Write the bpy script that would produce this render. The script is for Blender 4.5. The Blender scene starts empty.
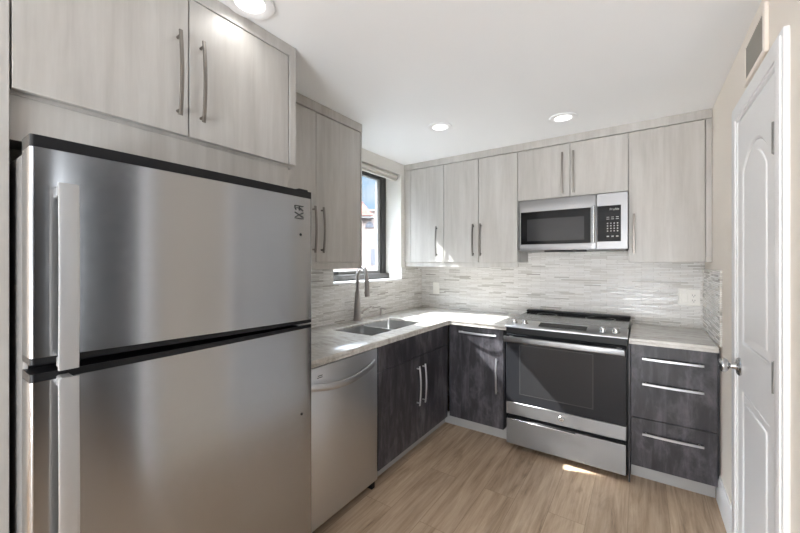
import bpy, bmesh, math, random
from mathutils import Vector, Matrix
random.seed(7)
S = bpy.context.scene
COL = S.collection

# ------------------------------------------------------------------ camera, world, sun, fill, exposure
cam_d = bpy.data.cameras.new('camera'); cam = bpy.data.objects.new('camera', cam_d); COL.objects.link(cam)
cam.location = (0, 0, 1.35); cam.rotation_euler = (math.radians(90), 0, math.radians(34.25))
cam_d.sensor_width = 36; cam_d.lens = 355 / 800 * 36; cam_d.shift_y = -3.9 / 800
cam_d.clip_start = .02; cam_d.clip_end = 300
S.camera = cam

S.view_settings.view_transform = 'Standard'
S.view_settings.look = 'None'
S.view_settings.gamma = 1
S.view_settings.use_curve_mapping = False
S.view_settings.exposure = 0.95
S.cycles.max_bounces = 14
S.cycles.diffuse_bounces = 8
S.cycles.glossy_bounces = 6
S.cycles.blur_glossy = 0.05
S.cycles.sample_clamp_indirect = 0

SUN_TRAVEL = Vector((1.0, .30, -1.03))
world = bpy.data.worlds.new('daylight_sky'); S.world = world
world.use_nodes = True
wn, wl = world.node_tree.nodes, world.node_tree.links
wn.clear()
w_out = wn.new('ShaderNodeOutputWorld'); w_bg = wn.new('ShaderNodeBackground')
w_tc = wn.new('ShaderNodeTexCoord'); w_sep = wn.new('ShaderNodeSeparateXYZ')
w_grad = wn.new('ShaderNodeValToRGB'); w_noise = wn.new('ShaderNodeTexNoise'); w_map = wn.new('ShaderNodeMapping')
w_cr = wn.new('ShaderNodeValToRGB'); w_mix = wn.new('ShaderNodeMix'); w_mix.data_type = 'RGBA'
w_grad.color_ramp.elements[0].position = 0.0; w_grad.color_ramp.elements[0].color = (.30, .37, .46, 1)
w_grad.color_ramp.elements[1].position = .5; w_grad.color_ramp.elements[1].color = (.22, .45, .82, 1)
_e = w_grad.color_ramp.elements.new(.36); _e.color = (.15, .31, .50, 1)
w_grad.color_ramp.elements[2].position = .62; w_grad.color_ramp.elements[2].color = (10, 10.8, 12, 1)   # high sky boosted above the visible band to light the room
w_map.inputs['Scale'].default_value = (3, 3, 9)
w_noise.inputs['Scale'].default_value = 1.3; w_noise.inputs['Detail'].default_value = 6
w_cr.color_ramp.elements[0].position = .46; w_cr.color_ramp.elements[1].position = .62
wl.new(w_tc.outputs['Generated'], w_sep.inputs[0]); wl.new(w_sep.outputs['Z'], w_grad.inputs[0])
wl.new(w_tc.outputs['Generated'], w_map.inputs[0]); wl.new(w_map.outputs[0], w_noise.inputs['Vector'])
wl.new(w_noise.outputs[0], w_cr.inputs[0]); wl.new(w_cr.outputs[0], w_mix.inputs[0])
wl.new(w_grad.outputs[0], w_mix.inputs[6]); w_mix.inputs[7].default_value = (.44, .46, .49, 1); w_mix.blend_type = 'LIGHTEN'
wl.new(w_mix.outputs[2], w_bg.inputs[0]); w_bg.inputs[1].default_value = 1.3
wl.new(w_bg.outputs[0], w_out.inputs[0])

sun_d = bpy.data.lights.new('sun', 'SUN'); sun = bpy.data.objects.new('sun', sun_d); COL.objects.link(sun)
sun_d.energy = 16; sun_d.angle = math.radians(.6); sun_d.color = (1, .98, .96)
sun.location = (-8, -2, 9)
sun.rotation_euler = SUN_TRAVEL.to_track_quat('-Z', 'Y').to_euler()

def area(name, loc, travel, sx, sy, watts, color=(1, 1, 1)):
    d = bpy.data.lights.new(name, 'AREA'); o = bpy.data.objects.new(name, d); COL.objects.link(o)
    d.shape = 'RECTANGLE'; d.size = sx; d.size_y = sy; d.energy = watts; d.color = color
    o.location = loc; o.rotation_euler = Vector(travel).to_track_quat('-Z', 'Y').to_euler()
    return o
# unseen fill lamps added behind the camera and at its left; then hall daylight
area('rear_fill', (-.3, -4.3, 1.3), (0, 1, 0), 5.0, 2.0, 30, (.88, .94, 1))
area('left_fill', (-3.2, -2.5, 1.35), (1, .35, 0), 3.0, 2.0, 80, (.90, .95, 1))  # added fill that brightens the right wall and the door
area('side_daylight', (2.75, .80, 1.4), (-1, 0, 0), .30, 1.7, 3, (.92, .96, 1))
# added unseen uplight that brightens the ceiling from behind the camera
area('ceiling_fill', (.2, -2.9, .45), (0, .35, 1), 1.6, 1.2, 95, (.88, .94, 1))

# ------------------------------------------------------------------ materials
def new_mat(name):
    m = bpy.data.materials.new(name); m.use_nodes = True
    nt = m.node_tree; b = nt.nodes['Principled BSDF']
    return m, nt, b
def rgb(r, g, b):
    f = lambda c: (c / 255 / 12.92) if c / 255 <= .04045 else ((c / 255 + .055) / 1.055) ** 2.4
    return (f(r), f(g), f(b), 1)
def plain(name, col, rough=.5, metal=0, spec=.5, bump=0, bscale=200, aniso=0, coat=0, sheen=0):
    m, nt, b = new_mat(name)
    b.inputs['Base Color'].default_value = col; b.inputs['Roughness'].default_value = rough
    b.inputs['Metallic'].default_value = metal; b.inputs['Specular IOR Level'].default_value = spec
    b.inputs['Coat Weight'].default_value = coat
    b.inputs['Sheen Weight'].default_value = sheen; b.inputs['Sheen Roughness'].default_value = .5
    tc = nt.nodes.new('ShaderNodeTexCoord'); n = nt.nodes.new('ShaderNodeTexNoise')
    n.inputs['Scale'].default_value = bscale
    nt.links.new(tc.outputs['Object'], n.inputs['Vector'])
    # slight roughness mottling keeps the surface procedural
    mr = nt.nodes.new('ShaderNodeMapRange'); mr.inputs['To Min'].default_value = max(0, rough - .03); mr.inputs['To Max'].default_value = rough + .03
    nt.links.new(n.outputs[0], mr.inputs[0]); nt.links.new(mr.outputs[0], b.inputs['Roughness'])
    if bump:
        bp = nt.nodes.new('ShaderNodeBump'); bp.inputs['Strength'].default_value = bump; bp.inputs['Distance'].default_value = .002
        nt.links.new(n.outputs[0], bp.inputs['Height']); nt.links.new(bp.outputs[0], b.inputs['Normal'])
    if aniso:
        b.inputs['Anisotropic'].default_value = aniso; b.inputs['Anisotropic Rotation'].default_value = .25
        t = nt.nodes.new('ShaderNodeTangent'); t.direction_type = 'RADIAL'; t.axis = 'Z'
        nt.links.new(t.outputs[0], b.inputs['Tangent'])
    return m
def ramp(nt, src, stops):
    r = nt.nodes.new('ShaderNodeValToRGB')
    el = r.color_ramp.elements
    el[0].position, el[0].color = stops[0]; el[1].position, el[1].color = stops[-1]
    for p, c in stops[1:-1]:
        e = el.new(p); e.color = c
    nt.links.new(src, r.inputs[0]); return r
def noise(nt, scale, mscale, detail=5, rough=.6, coord='Object', dist=0):
    tc = nt.nodes.new('ShaderNodeTexCoord'); mp = nt.nodes.new('ShaderNodeMapping'); n = nt.nodes.new('ShaderNodeTexNoise')
    mp.inputs['Scale'].default_value = mscale; n.inputs['Scale'].default_value = scale
    n.inputs['Detail'].default_value = detail; n.inputs['Roughness'].default_value = rough; n.inputs['Distortion'].default_value = dist
    nt.links.new(tc.outputs[coord], mp.inputs[0]); nt.links.new(mp.outputs[0], n.inputs['Vector'])
    return n
def mix(nt, fac, a, b, mode='MIX'):
    m = nt.nodes.new('ShaderNodeMix'); m.data_type = 'RGBA'; m.blend_type = mode
    if isinstance(fac, float): m.inputs[0].default_value = fac
    else: nt.links.new(fac, m.inputs[0])
    for k, v in ((6, a), (7, b)):
        if isinstance(v, tuple): m.inputs[k].default_value = v
        else: nt.links.new(v, m.inputs[k])
    return m.outputs[2]

def laminate(name, stops, stops2, fac, rough, grain=(26, 26, 1.6), spec=.5, blotch=(5, 5, 1.3)):
    m, nt, b = new_mat(name)
    n1 = noise(nt, 1.0, grain, 6, .62, dist=.4)
    n2 = noise(nt, 1.0, blotch, 5, .68, dist=.35)
    c1 = ramp(nt, n1.outputs[0], stops); c2 = ramp(nt, n2.outputs[0], stops2)
    nt.links.new(mix(nt, fac, c1.outputs[0], c2.outputs[0]), b.inputs['Base Color'])
    b.inputs['Roughness'].default_value = rough; b.inputs['Specular IOR Level'].default_value = spec
    return m
M = {}
M['light'] = laminate('pale_grey_laminate',
    [(.3, rgb(166, 162, 157)), (.5, rgb(184, 181, 176)), (.7, rgb(199, 197, 193))],
    [(.32, rgb(170, 166, 160)), (.68, rgb(198, 195, 191))], .5, .32)
M['dark'] = laminate('charcoal_laminate',
    [(.3, rgb(27, 26, 30)), (.5, rgb(48, 46, 51)), (.7, rgb(98, 95, 101))],
    [(.34, rgb(27, 26, 30)), (.5, rgb(50, 48, 53)), (.66, rgb(112, 109, 115))], .5, .4, (26, 26, 4), blotch=(7, 7, 3.2))
M['steel'] = plain('brushed_steel', (.42, .428, .44, 1), .18, 1, aniso=.85, bscale=40)
M['steel_soft'] = plain('soft_brushed_steel', (.66, .67, .69, 1), .36, 1, aniso=.5, bscale=40)
M['steel_mid'] = plain('grey_brushed_steel', (.28, .28, .285, 1), .36, 1, aniso=.5, bscale=40)
M['handle_steel'] = plain('pale_satin_steel', (.60, .605, .61, 1), .45, .85, bscale=60)
M['steel_plain'] = plain('satin_steel', (.63, .64, .66, 1), .3, 1, bscale=60)
M['pull'] = plain('dark_nickel', (.25, .23, .21, 1), .42, 1)
M['nickel'] = plain('brushed_nickel', (.38, .355, .34, 1), .32, 1)
M['chrome'] = plain('polished_steel', (.58, .58, .58, 1), .2, 1)
M['sinksteel'] = plain('sink_steel', (.52, .52, .52, 1), .34, 1)
M['black'] = plain('black_plastic', (.010, .010, .011, 1), .38, spec=.25)
M['blackglass'] = plain('black_oven_glass', (.007, .007, .0075, 1), .05, spec=.14)
M['dustyglass'] = plain('dusty_oven_glass', (.022, .0225, .0255, 1), .12, spec=.25)
M['ovenglass'] = plain('oven_window_glass', (.030, .030, .032, 1), .12, spec=.25)
M['cooktop'] = plain('ceramic_cooktop_glass', (.035, .035, .036, 1), .1, spec=.6)
M['fridgeside'] = plain('grey_painted_steel', (.16, .155, .15, 1), .4)
M['white'] = plain('white_semigloss_paint', rgb(236, 236, 237), .35)
M['plate'] = plain('ivory_plastic', rgb(238, 236, 230), .35)
M['ceiling'] = plain('ceiling_paint', rgb(239, 240, 241), .7, bump=.05, bscale=90)
M['wall'] = plain('beige_wall_paint', rgb(236, 228, 218), .7, bump=.05, bscale=90)
M['hall'] = plain('darkened_hall_grey', rgb(112, 113, 116), .7, bump=.05, bscale=90)  # dark tone chosen so the unseen hall looks dim in the fridge
M['wallwhite'] = plain('white_wall_paint', rgb(222, 220, 215), .7, bump=.05, bscale=90)
M['toe'] = plain('satin_aluminium_plinth', rgb(158, 157, 156), .4, 0, spec=.6)
M['grille'] = plain('vent_grey', rgb(150, 146, 138), .5)
M['frame_dark'] = plain('bronze_window_frame', (.02, .019, .019, 1), .4)
M['sash'] = plain('sash_grey', rgb(150, 150, 149), .4)
M['track'] = plain('window_track_grey', rgb(86, 84, 82), .45)
M['mark'] = plain('dark_print', (.03, .03, .03, 1), .5)
M['print'] = plain('pale_print', rgb(170, 170, 168), .5)
M['fabric'] = plain('blind_fabric', rgb(206, 203, 196), .8, bump=.2, bscale=600)
M['stucco'] = plain('pink_stucco', rgb(146, 127, 119), .85, bump=.3, bscale=8)
M['stucco_white'] = plain('white_stucco', rgb(150, 143, 139), .85, bump=.3, bscale=8)
M['dark_pane'] = plain('far_window_glass', (.12, .12, .14, 1), .2)
M['hinge'] = plain('hinge_steel', (.20, .195, .19, 1), .4, .4)

def make_glass():
    m, nt, b = new_mat('clear_window_glass'); nt.nodes.remove(b)
    out = nt.nodes['Material Output']; t = nt.nodes.new('ShaderNodeBsdfTransparent'); g = nt.nodes.new('ShaderNodeBsdfGlossy')
    f = nt.nodes.new('ShaderNodeLayerWeight'); mx = nt.nodes.new('ShaderNodeMixShader')
    t.inputs[0].default_value = (.95, .97, .97, 1); g.inputs[1].default_value = .02; f.inputs['Blend'].default_value = .12
    nt.links.new(f.outputs['Facing'], mx.inputs[0]); nt.links.new(t.outputs[0], mx.inputs[1]); nt.links.new(g.outputs[0], mx.inputs[2])
    nt.links.new(mx.outputs[0], out.inputs[0]); return m
M['glass'] = make_glass()

def make_emit(name, col, strength):
    m, nt, b = new_mat(name)
    b.inputs['Base Color'].default_value = (.9, .9, .9, 1)
    b.inputs['Emission Color'].default_value = col; b.inputs['Emission Strength'].default_value = strength
    return m
M['lens'] = make_emit('lit_lamp_lens', (1, .98, .95, 1), 1.1)

def make_floor():
    m, nt, b = new_mat('oak_planks')
    tc = nt.nodes.new('ShaderNodeTexCoord'); mp = nt.nodes.new('ShaderNodeMapping')
    mp.inputs['Rotation'].default_value = (0, 0, math.radians(90)); mp.inputs['Location'].default_value = (.37, .06, 0)
    br = nt.nodes.new('ShaderNodeTexBrick'); br.offset = .37; br.offset_frequency = 2
    br.inputs['Scale'].default_value = 1; br.inputs['Brick Width'].default_value = 1.22; br.inputs['Row Height'].default_value = .18
    br.inputs['Mortar Size'].default_value = .0012; br.inputs['Mortar Smooth'].default_value = .2; br.inputs['Bias'].default_value = 0
    br.inputs['Color1'].default_value = (0, 0, 0, 1); br.inputs['Color2'].default_value = (1, 1, 1, 1); br.inputs['Mortar'].default_value = (.5, .5, .5, 1)
    nt.links.new(tc.outputs['Object'], mp.inputs[0]); nt.links.new(mp.outputs[0], br.inputs['Vector'])
    # every plank gets its own grain: offset the grain lookup by the plank's random tint
    mul = nt.nodes.new('ShaderNodeVectorMath'); mul.operation = 'MULTIPLY_ADD'
    mul.inputs[1].default_value = (7, 13, 5)
    nt.links.new(br.outputs['Color'], mul.inputs[0]); nt.links.new(tc.outputs['Object'], mul.inputs[2])
    def gn(scale, ms, det, dist):
        p = nt.nodes.new('ShaderNodeMapping'); p.inputs['Scale'].default_value = ms
        n = nt.nodes.new('ShaderNodeTexNoise'); n.inputs['Scale'].default_value = scale; n.inputs['Detail'].default_value = det
        n.inputs['Roughness'].default_value = .65; n.inputs['Distortion'].default_value = dist
        nt.links.new(mul.outputs[0], p.inputs[0]); nt.links.new(p.outputs[0], n.inputs['Vector']); return n
    g1 = gn(1, (60, 3.0, 1), 6, .3); g2 = gn(1, (9, 1.1, 1), 5, 1.6)
    c1 = ramp(nt, g1.outputs[0], [(.32, rgb(132, 109, 88)), (.5, rgb(178, 156, 133)), (.68, rgb(202, 182, 161))])
    c2 = ramp(nt, g2.outputs[0], [(.3, rgb(100, 79, 61)), (.44, rgb(166, 143, 120)), (.6, rgb(188, 166, 143)), (.75, rgb(208, 189, 168))])
    c = mix(nt, .58, c1.outputs[0], c2.outputs[0])
    tint = ramp(nt, br.outputs['Color'], [(0, (.90, .89, .88, 1)), (1, (1.04, 1.04, 1.03, 1))])
    c = mix(nt, 1.0, c, tint.outputs[0], 'MULTIPLY')
    c = mix(nt, br.outputs['Fac'], c, rgb(134, 113, 92))
    nt.links.new(c, b.inputs['Base Color'])
    b.inputs['Roughness'].default_value = .42; b.inputs['Specular IOR Level'].default_value = .4
    bp = nt.nodes.new('ShaderNodeBump'); bp.inputs['Strength'].default_value = .15; bp.inputs['Distance'].default_value = .002
    nt.links.new(g1.outputs[0], bp.inputs['Height']); nt.links.new(bp.outputs[0], b.inputs['Normal'])
    return m
M['floor'] = make_floor()

def make_mosaic(name, axis):
    """thin horizontal strips of glass and stone, each strip its own tint; axis = the horizontal world axis along the wall"""
    m, nt, b = new_mat(name)
    tc = nt.nodes.new('ShaderNodeTexCoord'); sp = nt.nodes.new('ShaderNodeSeparateXYZ'); cb = nt.nodes.new('ShaderNodeCombineXYZ')
    nt.links.new(tc.outputs['Object'], sp.inputs[0])
    nt.links.new(sp.outputs['X' if axis == 'x' else 'Y'], cb.inputs['X']); nt.links.new(sp.outputs['Z'], cb.inputs['Y'])
    def brick(w, off, fr, sq, sqf):
        br = nt.nodes.new('ShaderNodeTexBrick'); br.offset = off; br.offset_frequency = fr; br.squash = sq; br.squash_frequency = sqf
        br.inputs['Scale'].default_value = 1; br.inputs['Brick Width'].default_value = w; br.inputs['Row Height'].default_value = .0100
        br.inputs['Mortar Size'].default_value = .0011; br.inputs['Mortar Smooth'].default_value = .1; br.inputs['Bias'].default_value = 0
        br.inputs['Color1'].default_value = (0, 0, 0, 1); br.inputs['Color2'].default_value = (1, 1, 1, 1); br.inputs['Mortar'].default_value = (.4, .4, .4, 1)
        nt.links.new(cb.outputs[0], br.inputs['Vector']); return br
    br = brick(.115, .37, 2, 1.45, 3)
    c = ramp(nt, br.outputs['Color'], [(0, rgb(172, 168, 162)), (.08, rgb(206, 203, 198)), (.16, rgb(222, 220, 216)), (.5, rgb(228, 226, 223)), (.8, rgb(234, 233, 231)), (1, rgb(204, 201, 196))])
    col = mix(nt, br.outputs['Fac'], c.outputs[0], rgb(172, 168, 161))
    nt.links.new(col, b.inputs['Base Color'])
    rr = nt.nodes.new('ShaderNodeMapRange'); rr.inputs['To Min'].default_value = .12; rr.inputs['To Max'].default_value = .5
    nt.links.new(br.outputs['Color'], rr.inputs[0]); nt.links.new(rr.outputs[0], b.inputs['Roughness'])
    inv = nt.nodes.new('ShaderNodeMath'); inv.operation = 'SUBTRACT'; inv.inputs[0].default_value = 1
    nt.links.new(br.outputs['Fac'], inv.inputs[1])
    bp = nt.nodes.new('ShaderNodeBump'); bp.inputs['Strength'].default_value = .5; bp.inputs['Distance'].default_value = .002
    nt.links.new(inv.outputs[0], bp.inputs['Height']); nt.links.new(bp.outputs[0], b.inputs['Normal'])
    return m
M['mosaic_x'] = make_mosaic('mosaic_strips_back', 'x')
M['mosaic_y'] = make_mosaic('mosaic_strips_side', 'y')

def make_stone():
    m, nt, b = new_mat('veined_grey_stone')
    n1 = noise(nt, 1, (3, 9, 6), 7, .68, dist=1.4); n2 = noise(nt, 1, (30, 45, 30), 4, .6)
    c1 = ramp(nt, n1.outputs[0], [(.3, rgb(138, 131, 123)), (.4, rgb(180, 175, 168)), (.52, rgb(208, 205, 200)), (.72, rgb(224, 222, 218))])
    c2 = ramp(nt, n2.outputs[0], [(.3, rgb(166, 160, 152)), (.6, rgb(216, 213, 208))])
    nt.links.new(mix(nt, .3, c1.outputs[0], c2.outputs[0]), b.inputs['Base Color'])
    b.inputs['Roughness'].default_value = .22
    return m
M['stone'] = make_stone()

def make_tiles():
    m, nt, b = new_mat('terracotta_roof_tiles')
    tc = nt.nodes.new('ShaderNodeTexCoord'); br = nt.nodes.new('ShaderNodeTexBrick')
    br.inputs['Scale'].default_value = 1; br.inputs['Brick Width'].default_value = .5; br.inputs['Row Height'].default_value = .35
    br.inputs['Color1'].default_value = rgb(90, 44, 34); br.inputs['Color2'].default_value = rgb(108, 58, 45); br.inputs['Mortar'].default_value = rgb(120, 66, 52)
    nt.links.new(tc.outputs['Object'], br.inputs['Vector']); nt.links.new(br.outputs[0], b.inputs['Base Color']); b.inputs['Roughness'].default_value = .8
    return m
M['tiles'] = make_tiles()

# ------------------------------------------------------------------ mesh helpers
ORG = {}
def tag(o, label, cat, group=None):
    o['label'] = label; o['category'] = cat
    if group: o['group'] = group
    return o
def thing(name, loc, label, cat, group=None):
    o = bpy.data.objects.new(name, None); COL.objects.link(o); o.location = loc; o.empty_display_size = .1
    ORG[o.name] = Vector(loc); return tag(o, label, cat, group)

class MB:
    def __init__(self): self.bm = bmesh.new()
    def _merge(self, b2):
        me = bpy.data.meshes.new('tmp'); b2.to_mesh(me); b2.free(); self.bm.from_mesh(me); bpy.data.meshes.remove(me)
    def box(self, x0, x1, y0, y1, z0, z1, bev=0, seg=1, only=None):
        b = bmesh.new()
        v = [b.verts.new((x, y, z)) for x in (x0, x1) for y in (y0, y1) for z in (z0, z1)]
        for f in ((0, 1, 3, 2), (4, 6, 7, 5), (0, 4, 5, 1), (2, 3, 7, 6), (0, 2, 6, 4), (1, 5, 7, 3)): b.faces.new([v[i] for i in f])
        bmesh.ops.recalc_face_normals(b, faces=b.faces)
        if bev:
            e = [k for k in b.edges if only is None or only(k)]
            bmesh.ops.bevel(b, geom=e, offset=bev, segments=seg, profile=.5, affect='EDGES')
        self._merge(b); return self
    def poly(self, pts, axis, a0, a1, bev=0, seg=1):
        """extrude a 2-D outline along axis; pts are the two other coordinates in xyz order"""
        b = bmesh.new()
        def P(p, a):
            return {'x': (a, p[0], p[1]), 'y': (p[0], a, p[1]), 'z': (p[0], p[1], a)}[axis]
        r0 = [b.verts.new(P(p, a0)) for p in pts]; r1 = [b.verts.new(P(p, a1)) for p in pts]
        b.faces.new(r0); b.faces.new(r1[::-1]); n = len(pts)
        for i in range(n): b.faces.new((r0[i], r1[i], r1[(i + 1) % n], r0[(i + 1) % n]))
        bmesh.ops.recalc_face_normals(b, faces=b.faces)
        if bev: bmesh.ops.bevel(b, geom=list(b.edges), offset=bev, segments=seg, profile=.5, affect='EDGES')
        self._merge(b); return self
    def grid(self, As, Bs, keep, axis, n0, n1, bev=0):
        """solid slab made of kept cells of a grid, with openings; axis = thickness axis"""
        b = bmesh.new(); V = {}
        def vert(i, j, k):
            if (i, j, k) not in V:
                a, c, n = As[i], Bs[j], (n0, n1)[k]
                V[(i, j, k)] = b.verts.new({'x': (n, a, c), 'y': (a, n, c), 'z': (a, c, n)}[axis])
            return V[(i, j, k)]
        na, nb = len(As) - 1, len(Bs) - 1
        K = lambda i, j: 0 <= i < na and 0 <= j < nb and keep(i, j)
        for i in range(na):
            for j in range(nb):
                if not K(i, j): continue
                for k in (0, 1): b.faces.new([vert(i, j, k), vert(i + 1, j, k), vert(i + 1, j + 1, k), vert(i, j + 1, k)])
                for (di, dj, e) in ((-1, 0, ((i, j), (i, j + 1))), (1, 0, ((i + 1, j), (i + 1, j + 1))), (0, -1, ((i, j), (i + 1, j))), (0, 1, ((i, j + 1), (i + 1, j + 1)))):
                    if not K(i + di, j + dj):
                        b.faces.new([vert(*e[0], 0), vert(*e[1], 0), vert(*e[1], 1), vert(*e[0], 1)])
        bmesh.ops.recalc_face_normals(b, faces=b.faces)
        if bev:
            e = [k for k in b.edges if len(k.link_faces) == 2 and k.calc_face_angle(0) > .5]
            bmesh.ops.bevel(b, geom=e, offset=bev, segments=2, profile=.5, affect='EDGES')
        self._merge(b); return self
    def tube(self, pts, rad, seg=14, caps=True):
        pts = [Vector(p) for p in pts]; n = len(pts)
        if not isinstance(rad, (list, tuple)): rad = [rad] * n
        b = bmesh.new(); rings = []; up = None
        for i in range(n):
            t = (pts[min(i + 1, n - 1)] - pts[max(i - 1, 0)]).normalized()
            if up is None: up = t.orthogonal().normalized()
            up = (up - t * up.dot(t)).normalized(); s = t.cross(up)
            rings.append([b.verts.new(pts[i] + (up * math.cos(2 * math.pi * k / seg) + s * math.sin(2 * math.pi * k / seg)) * rad[i]) for k in range(seg)])
        for i in range(n - 1):
            for k in range(seg): b.faces.new((rings[i][k], rings[i][(k + 1) % seg], rings[i + 1][(k + 1) % seg], rings[i + 1][k]))
        if caps: b.faces.new(rings[0][::-1]); b.faces.new(rings[-1])
        bmesh.ops.recalc_face_normals(b, faces=b.faces)
        self._merge(b); return self
    def strip(self, pts, wdir, w, t):
        """flat bar of width w (along wdir) and thickness t swept along pts"""
        pts = [Vector(p) for p in pts]; wd = Vector(wdir).normalized(); n = len(pts); b = bmesh.new(); R = []
        for i in range(n):
            tg = (pts[min(i + 1, n - 1)] - pts[max(i - 1, 0)]).normalized(); o = tg.cross(wd).normalized()
            ww = w[i] if isinstance(w, (list, tuple)) else w
            R.append([b.verts.new(pts[i] + wd * a * ww / 2 + o * c * t / 2) for a, c in ((-.78, -1), (.78, -1), (1, -.5), (1, .5), (.78, 1), (-.78, 1), (-1, .5), (-1, -.5))])
        m = 8
        for i in range(n - 1):
            for k in range(m): b.faces.new((R[i][k], R[i][(k + 1) % m], R[i + 1][(k + 1) % m], R[i + 1][k]))
        b.faces.new(R[0][::-1]); b.faces.new(R[-1]); bmesh.ops.recalc_face_normals(b, faces=b.faces)
        self._merge(b); return self
    def lathe(self, prof, c, axis='z', seg=32):
        """prof = [(radius, height)], closed ends where radius is 0"""
        b = bmesh.new(); R = []
        ax = {'x': 0, 'y': 1, 'z': 2}[axis]; o = [k for k in range(3) if k != ax]
        for r, hgt in prof:
            if r == 0:
                p = list(c); p[ax] += hgt; R.append([b.verts.new(p)])
            else:
                L = []
                for k in range(seg):
                    p = list(c); p[ax] += hgt; p[o[0]] += r * math.cos(2 * math.pi * k / seg); p[o[1]] += r * math.sin(2 * math.pi * k / seg)
                    L.append(b.verts.new(p))
                R.append(L)
        for i in range(len(R) - 1):
            A, B = R[i], R[i + 1]
            for k in range(seg):
                k2 = (k + 1) % seg
                q = [A[0]] if len(A) == 1 else [A[k], A[k2]]
                q += [B[0]] if len(B) == 1 else [B[k2], B[k]]
                if len(q) > 2: b.faces.new(q)
        if len(R[0]) > 1 and len(R[-1]) > 1:
            for k in range(seg): b.faces.new((R[-1][k], R[-1][(k + 1) % seg], R[0][(k + 1) % seg], R[0][k]))
        else:
            for L in (R[0], R[-1]):
                if len(L) > 1: b.faces.new(L)
        bmesh.ops.recalc_face_normals(b, faces=b.faces)
        self._merge(b); return self
    def build(self, name, mat, parent=None, label=None, kind=None, origin=None, smooth=40):
        org = ORG[parent.name] if parent is not None else Vector(origin or (0, 0, 0))
        bmesh.ops.translate(self.bm, verts=self.bm.verts, vec=-org)
        me = bpy.data.meshes.new(name); self.bm.to_mesh(me); self.bm.free()
        me.materials.append(M[mat]); o = bpy.data.objects.new(name, me); COL.objects.link(o)
        for p in me.polygons: p.use_smooth = True
        if hasattr(me, 'set_sharp_from_angle'): me.set_sharp_from_angle(angle=math.radians(smooth))
        if parent is not None: o.parent = parent
        else: o.location = org
        ORG[o.name] = org
        if label: o['label'] = label
        if kind: o['kind'] = kind
        return o

def text_mesh(name, body, size, loc, rot, mat, parent, align='CENTER'):
    c = bpy.data.curves.new(name, 'FONT'); c.body = body; c.size = size; c.extrude = .0004; c.align_x = align; c.align_y = 'CENTER'
    t = bpy.data.objects.new(name, c); COL.objects.link(t)
    dg = bpy.context.evaluated_depsgraph_get(); me = bpy.data.meshes.new_from_object(t.evaluated_get(dg))
    bpy.data.objects.remove(t); bpy.data.curves.remove(c)
    me.transform(Matrix.Translation(Vector(loc) - ORG[parent.name]) @ rot.to_4x4()); me.materials.clear(); me.materials.append(M[mat])
    o = bpy.data.objects.new(name, me); COL.objects.link(o); o.parent = parent; ORG[o.name] = ORG[parent.name]
    return o
FACE_Y = Matrix(((1, 0, 0), (0, 0, -1), (0, 1, 0)))         # text that faces -y
FACE_X = Matrix(((0, 0, 1), (1, 0, 0), (0, 1, 0)))          # text that faces +x

def copy_tree(o, parent=None):
    c = o.copy(); COL.objects.link(c); c.parent = parent
    for ch in list(o.children): copy_tree(ch, c)
    return c

def handle(parent, c, along, out, L, mat='pull', sag=.010, w=.014, stand=.022):
    """arched bar handle: c = centre on the door's face"""
    c, a, o = Vector(c), Vector(along), Vector(out); wd = a.cross(o); mb = MB()
    pts = []
    for i in range(13):
        s = -1 + 2 * i / 12
        pts.append(c + a * s * L / 2 + o * (stand + sag * (1 - s * s)))
    mb.strip(pts, wd, w, .008)
    for s in (-1, 1):
        p = c + a * s * (L / 2 - .018)
        mb.tube([p - o * .001, p + o * (stand + sag * .25)], .0052, 10)
    return mb.build('handle', mat, parent)

def door_panel(name, parent, mat, x0, x1, y0, y1, z0, z1, bev=.0015):
    return MB().box(x0, x1, y0, y1, z0, z1, bev).build(name, mat, parent)

XW, XR, YB, ZC, CT = -1.945, .365, 3.26, 2.314, .886
G = .0022      # half a door gap

# ------------------------------------------------------------------ the room
def struct(o): o['kind'] = 'structure'; return o
plan = lambda i, j: i == 1 or j == 0
struct(MB().grid([-3.4, -2.19, 2.9], [-4.6, .15, 3.46], plan, 'z', -.1, 0).build('floor', 'floor'))
struct(MB().grid([-3.4, -2.19, 2.9], [-4.6, .15, 3.46], plan, 'z', ZC, ZC + .12).build('ceiling', 'ceiling'))
# left wall with the window's opening
WY0, WY1, WZ0, WZ1, WX = 1.944, 2.874, 1.19, 2.206, -2.19
struct(MB().grid([.05, WY0, WY1, 3.46], [0, WZ0, WZ1, ZC], lambda i, j: not (i == 1 and j == 1), 'x', WX, XW).build('wall_left', 'wallwhite'))
struct(MB().box(XW, 2.9, YB, YB + .2, 0, ZC).build('wall_back', 'wallwhite'))
DY0, DY1, DZ = 1.597, 2.148, 1.972
struct(MB().grid([.98, DY0, DY1, YB], [0, DZ, ZC], lambda i, j: not (i == 1 and j == 0), 'x', XR, XR + .11).build('wall_right', 'wall'))
# the open living area behind the camera
struct(MB().box(-3.4, -3.3, -4.6, .05, 0, ZC).build('wall_living_left', 'wall'))
struct(MB().box(-3.3, WX, .05, .15, 0, ZC).build('wall_living_return', 'wall'))
struct(MB().box(2.8, 2.9, -4.6, 3.26, 0, ZC).build('wall_living_right', 'hall'))
struct(MB().box(.476, 2.799, .985, 1.06, 0, ZC).build('wall_added_hall_far', 'hall'))  # unseen wall added to close off and dim the hallway
struct(MB().box(.6, 2.8, -.62, -.5, 0, ZC).build('wall_added_hall', 'hall'))  # unseen wall added to keep living-room light out of the hallway
struct(MB().box(-3.3, 2.8, -4.6, -4.5, 0, ZC).build('wall_living_rear', 'wall'))

struct(MB().box(XR - .016, XR + .128, .915, .9795, 0, ZC).build('trim_2', 'white'))

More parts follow.
